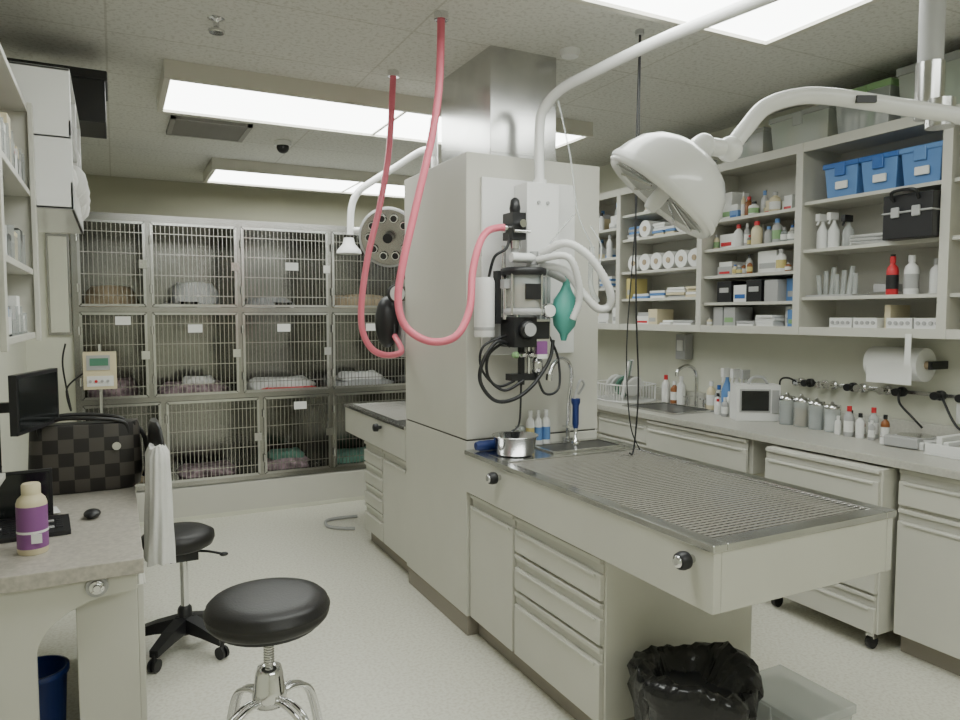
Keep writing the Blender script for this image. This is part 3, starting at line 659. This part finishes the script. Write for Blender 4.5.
# ---------------------------------------------------------------- trash, tote
b=B('lined_trash_can')
tx,ty=1.67,1.72
b.lathe([(.13,0),(.160,.30),(.165,.31)],(tx,ty,0),(0,0,1),'black',28)
rings=[]
random.seed(3)
ph=[random.uniform(0,6) for _ in range(40)]
for j,(r,z) in enumerate(((.175,.14),(.188,.22),(.196,.29),(.210,.335),(.200,.37),(.172,.385),(.14,.36),(.10,.30),(.04,.27))):
    ring=[]
    for i in range(72):
        a=2*math.pi*i/72; w=.010*math.sin(5*a+ph[j])+.006*math.sin(13*a+ph[j+9])+.005*math.sin(23*a+ph[j+18])+random.uniform(-.003,.003)
        zz=z+.018*math.sin(2*a+1)+.012*math.sin(3*a+2)+.007*math.sin(8*a+ph[j])+.004*math.sin(19*a+ph[j+5])
        ring.append(Vector((tx+(r+w)*math.cos(a),ty+(r+w)*math.sin(a),zz)))
    rings.append(ring)
b.loft(rings,'bag'); b.done()
b=B('clear_storage_bin'); bin_(b,1.95,2.20,1.52,1.82,0.001,.22,'clear','clear'); b.box(1.98,2.17,1.56,1.78,.01,.10,'gplastic'); b.done(.004)

# ---------------------------------------------------------------- left desk
b=B('work_desk')
DX=.06; XD=XL+.003
b.box(XD,DX,2.50,3.95,.72,.76,'desk'); b.box(XD,DX,2.494,2.50,.712,.762,'desk')
poly=[(DX-.02,2.52,.72),(XD,2.52,.72),(XD,2.52,0),(-.245,2.52,0),(-.245,2.52,.48)]
for i in range(13):
    t=math.pi/2*i/12; poly.append((-.245+.24*(1-math.cos(t)),2.52,.48+.17*math.sin(t)))
poly.append((DX-.02,2.52,.655))
b.prism(poly,(0,.03,0),'lam')
b.box(-.14,DX-.02,2.60,3.6,.1,.72,'lam'); b.box(-.12,DX-.06,2.63,3.6,0,.1,'toe')
b.box(-.14,DX-.02,3.6,3.63,0,.72,'lam')
frontX(b,DX-.02,2.60,3.08,.10,.70,1); 
for z0,z1 in ((.10,.30),(.30,.5),(.5,.70)): frontX(b,DX-.02,3.09,3.6,z0,z1,1)
b.lathe([(.030,0),(.034,.006),(.032,.012)],(-.075,2.52,.685),(0,-1,0),'gplastic',20)
b.lathe([(.024,.012),(.022,.02),(.012,.022),(.010,.03)],(-.075,2.52,.685),(0,-1,0),'chrome',20)
b.done(.003)
b=B('blue_trash_bin'); b.lathe([(.07,0),(.088,.35),(.095,.35),(.095,.37),(.085,.37),(.065,.01)],(-.265,2.72,0),(0,0,1),'dblue',28); b.done()

b=B('lotion_bottle')
x,y=-.262,2.73
b.lathe([(.042,0),(.045,.008),(.045,.165),(.040,.18),(.026,.195),(.026,.2)],(x,y,.7605),(0,0,1),'cream',24)
b.lathe([(.0455,.02),(.0455,.158)],(x,y,.7605),(0,0,1),'purple',24,cap=False); b.lathe([(.046,.07),(.046,.078)],(x,y,.7605),(0,0,1),'paper',24,cap=False)
b.box(x+.0,x+.03,y-.0475,y-.044,.80,.83,'paper')
b.lathe([(.028,.195),(.028,.225),(.024,.23)],(x,y,.7605),(0,0,1),'cream',18); b.done()
b=B('handbag')
rings=[]
bx,by=-.13,3.62
for z,w,d in ((.762,.19,.07),(.78,.215,.08),(.86,.225,.082),(.95,.22,.075),(1.03,.215,.06),(1.05,.21,.055)):
    ring=[]
    for i in range(36):
        a=2*math.pi*i/36; ca,sa=math.cos(a),math.sin(a)
        ring.append(Vector((bx+w*math.copysign(abs(ca)**.5,ca),by+d*math.copysign(abs(sa)**.5,sa),z+.015*(1 if z>1 else 0)*abs(ca))))
    rings.append(ring)
b.loft(rings,'woven')
for dy in (-.05,.05): b.tube([(bx-.17,by+dy,1.0),(bx-.17,by+dy,1.06),(bx-.10,by+dy*1.2,1.09),(bx+.04,by+dy*1.4,1.085),(bx+.15,by+dy,1.06),(bx+.17,by+dy,1.0)],.009,'vinyl')
b.tube([(bx+.20,by,1.04),(bx+.235,by-.01,.98),(bx+.245,by-.02,.88),(bx+.23,by,.80)],.010,'vinyl')
b.box(bx-.20,bx+.20,by-.045,by+.045,1.04,1.062,'vinyl')
b.lathe([(.018,0),(.018,.008)],(bx+.12,by-.082,.96),(0,-1,0),'chrome',12); b.done(.004)
b=B('laptop_computer'); b.box(-.50,-.17,2.88,3.12,.7605,.778,'black',rot=.08)
for i in range(5):
    for j in range(11): b.box(-.485+j*.027,-.463+j*.027,2.93+i*.030,2.953+i*.030,.778,.782,'gplastic' if (i*3+j)%9==0 else 'black',rot=.08,piv=(-.335,3.0,0))
b.box(-.50,-.22,3.12,3.13,.778,.96,'black',rot=.08,piv=(-.335,3.0,0)); b.box(-.49,-.23,3.117,3.12,.79,.95,'screen',rot=.08,piv=(-.335,3.0,0)); b.done(.002)
b=B('desk_monitor'); mc=(-.30,3.42)
b.box(-.50,-.40,3.30,3.48,.7605,.775,'black'); b.cyl((-.44,3.40,.77),(-.44,3.40,1.18),.018,'black'); b.box(-.45,mc[0],3.38,3.42,1.15,1.19,'black')
b.box(mc[0]-.014,mc[0]+.014,mc[1]-.2,mc[1]+.2,1.075,1.31,'black',rot=-.29); b.box(mc[0]+.014,mc[0]+.016,mc[1]-.185,mc[1]+.185,1.09,1.295,'screen',rot=-.29,piv=(mc[0],mc[1],0)); b.done(.004)
b=B('computer_mouse'); b.sph((-.10,3.10,.776),.03,.05,.016,'black'); b.done()
b=B('desk_papers')
for i in range(5): b.box(-.5+.02*i,-.30+.02*i,3.18,3.29,.7605+i*.002,.762+i*.002,'paper',rot=.05*i)
b.done()
b=B('binder_stack')
random.seed(5)
for i in range(9):
    y=2.1+i*.05; b.box(XL+.004,XL+.12,y,y+.04,1.0+.0,1.0+random.uniform(.2,.28),random.choice(['black','gplastic','rednet','paper','dblue']))
b.box(XL+.003,XL+.2,2.0,2.9,.98,1.0,'lam'); b.done(.002)
b=B('hanging_cables')
b.tube([(-.50,2.95,1.45),(-.46,2.95,1.2),(-.48,2.98,1.05),(-.45,3.0,.99)],.006,'black'); b.tube([(-.50,3.1,1.4),(-.45,3.12,1.2),(-.48,3.15,1.0)],.008,'gplastic')
b.tube([(-.42,2.95,1.45),(-.40,2.97,1.25),(-.43,3.0,1.12),(-.38,3.02,1.0),(-.43,3.04,.98)],.006,'black'); b.done()

# left wall shelves
b=B('open_shelving_unit')
sx0,sx1=XL+.003,-.25
b.box(sx0,sx1,1.2,1.22,1.46,2.26,'lam'); b.box(sx0,sx1,2.96,2.98,1.46,2.26,'lam'); b.box(sx0,sx1,2.08,2.10,1.46,2.26,'lam')
for z in (1.46,1.68,1.95,2.24): b.box(sx0,sx1,1.2,2.98,z,z+.02,'lam')
b.box(sx1,sx1+.015,2.94,2.985,1.45,2.27,'lam'); b.box(sx1,sx1+.015,2.07,2.11,1.45,2.27,'lam'); b.done(.002)
b=B('shelf_supply_bins')
random.seed(9)
for z,h in ((1.4805,.14),(1.7005,.17),(1.9705,.20)):
    y=2.12
    while y<2.86:
        w=random.uniform(.08,.15)
        if y+w>2.94: break
        kk=random.choice(['clear','wplastic','clear','gplastic']); xa,xb=sx0+.03,sx1-.012; hh=h*random.uniform(.6,.95)
        for a in ((xa,xb,y,y+.006),(xa,xb,y+w-.006,y+w),(xa,xa+.006,y,y+w)): b.box(*a,z,z+hh*.7,kk)
        b.box(xb-.006,xb,y,y+w,z,z+hh*.5,kk); b.box(xa,xb,y,y+w,z,z+.006,kk)
        for q in range(3): b.box(xa+.03+q*.08,xa+.09+q*.08,y+.015,y+w-.015,z+.007,z+hh*random.uniform(.6,1.0),random.choice(['paper','gplastic','cream','rednet','black','bluelid','paper']))
        y+=w+.01
b.done()
b=B('white_supply_dispenser')
wx0,wx1,wy0,wy1,wz0,wz1=XL+.003,-.12,3.0,3.88,1.92,2.42
b.box(wx0,wx1,wy0,wy0+.012,wz0,wz1,'white'); b.box(wx0,wx1,wy1-.012,wy1,wz0,wz1,'white'); b.box(wx0,wx1,wy0,wy1,wz0,wz0+.012,'white'); b.box(wx0,wx1,wy0,wy1,wz1-.012,wz1,'white'); b.box(wx1-.012,wx1,wy0,wy1,wz0,wz0+.1,'white'); b.box(wx0,wx1,wy0,wy1,wz0+.25,wz0+.262,'white'); b.box(wx1-.012,wx1,wy0,wy1,wz0+.26,wz0+.32,'white')
b.box(wx0,wx1,(wy0+wy1)/2-.006,(wy0+wy1)/2+.006,wz0,wz1,'white')
random.seed(11)
for i in range(14):
    b.sph((-.19+random.uniform(-.03,.05),3.08+i*.055,2.0+random.uniform(0,.07)),.06,.04,.07,'cloth',10,6)
    b.sph((-.2+random.uniform(-.03,.03),3.08+i*.055,2.24+random.uniform(0,.05)),.05,.04,.05,'wplastic',10,6)
b.done(.003)
b=B('black_storage_box'); b.box(-.40,-.01,3.80,4.15,2.43,2.66,'black'); b.box(-.41,0.0,3.79,4.16,2.62,2.665,'black'); b.box(XL+.003,-.38,3.9,4.10,2.425,2.445,'black'); b.done(.006)
b=B('clipboard'); b.box(XL+.002,XL+.01,3.3,3.55,1.3,1.62,'paper'); b.done()

# ---------------------------------------------------------------- stools
b=B('rolling_stool')
sx,sy,sz=.385,2.16,.620
b.lathe([(.02,0),(.15,0),(.168,.006),(.177,.016),(.181,.028),(.179,.036),(.183,.040),(.183,.046),(.178,.050),(.176,.062),(.163,.074),(.12,.082),(.05,.084),(.001,.084)],(sx,sy,sz),(0,0,1),'vinyl',48)
b.lathe([(.13,-.012),(.15,-.01),(.15,.002)],(sx,sy,sz),(0,0,1),'black',32)
b.lathe([(.05,-.03),(.05,-.01)],(sx,sy,sz),(0,0,1),'chrome',24)
b.cyl((sx,sy,.42),(sx,sy,.61),.013,'chrome')
for i in range(12): b.lathe([(.0145,0),(.0165,.003),(.0145,.006)],(sx,sy,.49+i*.008),(0,0,1),'steel',14,cap=False)
b.lathe([(.018,.09),(.035,.085),(.042,.06),(.046,.02),(.052,0),(.045,-.03),(.02,-.035)],(sx,sy,.395),(0,0,1),'chrome',24)
for i in range(4):
    a=.5+i*math.pi/2; c_,s_=math.cos(a),math.sin(a)
    for o in (-.012,.012):
        ox,oy=-s_*o,c_*o
        b.tube([(sx+c_*.03+ox,sy+s_*.03+oy,.385),(sx+c_*.09+ox,sy+s_*.09+oy,.385),(sx+c_*.15+ox,sy+s_*.15+oy,.35),(sx+c_*.185+ox,sy+s_*.185+oy,.25),(sx+c_*.22+ox,sy+s_*.22+oy,.08)],.008,'chrome',10)
    b.cyl((sx+c_*.22,sy+s_*.22,.05),(sx+c_*.22,sy+s_*.22,.09),.02,'chrome'); b.cyl((sx+c_*.22-s_*.012,sy+s_*.22+c_*.012,.028),(sx+c_*.22+s_*.012,sy+s_*.22-c_*.012,.028),.028,'black')
rg=[(sx+.20*math.cos(t*math.pi/12),sy+.20*math.sin(t*math.pi/12),.17) for t in range(24)]
b.tube(rg,.008,'chrome',8,2,True); b.done()

b=B('office_chair')
sx,sy,sz=.25,3.50,.475
b.lathe([(.02,0),(.12,0),(.148,.015),(.158,.04),(.155,.065),(.12,.085),(.05,.088),(.001,.088)],(sx-.02,sy,sz),(0,0,1),'vinyl',36)
b.cyl((sx,sy,.12),(sx,sy,.46),.018,'chrome'); b.lathe([(.035,0),(.03,.12),(.022,.13)],(sx,sy,.07),(0,0,1),'black')
b.box(sx-.06,sx+.06,sy-.05,sy+.05,.42,.477,'black'); b.tube([(sx+.03,sy,.45),(sx+.10,sy-.02,.445),(sx+.17,sy-.05,.43)],.006,'black'); b.sph((sx+.17,sy-.05,.43),.02,.012,.01,'black',10,6)
for i in range(5):
    a=.3+i*2*math.pi/5; c_,s_=math.cos(a),math.sin(a)
    b.loft([[Vector((sx+c_*r-s_*w*q,sy+s_*r+c_*w*q,z+h*e)) for q,e in ((-1,-1),(1,-1),(1,1),(-1,1))] for r,w,z,h in ((.02,.03,.12,.035),(.13,.027,.105,.025),(.24,.02,.08,.015))],'black',False)
    b.cyl((sx+c_*.235,sy+s_*.235,.04),(sx+c_*.235,sy+s_*.235,.08),.01,'black',8)
    for o in (-.018,.006): b.cyl((sx+c_*.235-s_*o,sy+s_*.235+c_*o,.028),(sx+c_*.235-s_*(o+.012),sy+s_*.235+c_*(o+.012),.028),.028,'black',14)
b.tube([(sx-.03,sy,.45),(sx-.12,sy-.01,.45),(sx-.14,sy-.01,.55),(sx-.135,sy-.01,.80)],.014,'black')
rings=[]
for z,w,t in ((.78,.10,.018),(.81,.15,.024),(.88,.18,.027),(.98,.17,.027),(1.05,.13,.022),(1.07,.08,.014)):
    ring=[]
    for i in range(28):
        a=2*math.pi*i/28; yy=w*math.copysign(abs(math.sin(a))**.7,math.sin(a)); ring.append(Vector((sx-.09+t*math.cos(a)+yy*yy*1.0-.02,sy+yy,z)))
    rings.append(ring)
b.loft(rings,'vinyl'); b.done()
b=B('lab_coat')
rings=[]
for j in range(16):
    q=j/15; z=.98-.49*q; ring=[]
    for i in range(64):
        a=2*math.pi*i/64; fold=1+.12*math.sin(7*a+.4*j)*q+.05*math.sin(13*a+j*.2)
        w=(.12+.04*q)*fold*(0.8 if j==0 else 1); t=(.045+.015*q)*fold*(0.7 if j==0 else 1)
        ring.append(Vector((sx-.105+t*math.cos(a),sy-.16+w*math.sin(a)*.75,z+.008*math.sin(a*3))))
    rings.append(ring)
b.loft(rings,'cloth'); b.done()
b=B('floor_hose'); b.tube([(1.49,4.9,.012),(1.40,4.95,.012),(1.33,5.05,.012),(1.38,5.2,.012),(1.6,5.2,.012)],.012,'gplastic'); b.done()

# ---------------------------------------------------------------- world & camera
w=bpy.data.worlds.new('world'); S.world=w; w.use_nodes=True
w.node_tree.nodes['Background'].inputs['Color'].default_value=(0.5,0.5,0.45,1); w.node_tree.nodes['Background'].inputs['Strength'].default_value=0.1
cd=bpy.data.cameras.new('camera'); cd.sensor_width=36; cd.lens=715/960*36; cd.clip_start=.05
cam=bpy.data.objects.new('camera',cd); COL.objects.link(cam); cam.location=(0,0,1.54); cam.rotation_euler=(math.radians(86.4),0,math.radians(-27))
S.camera=cam
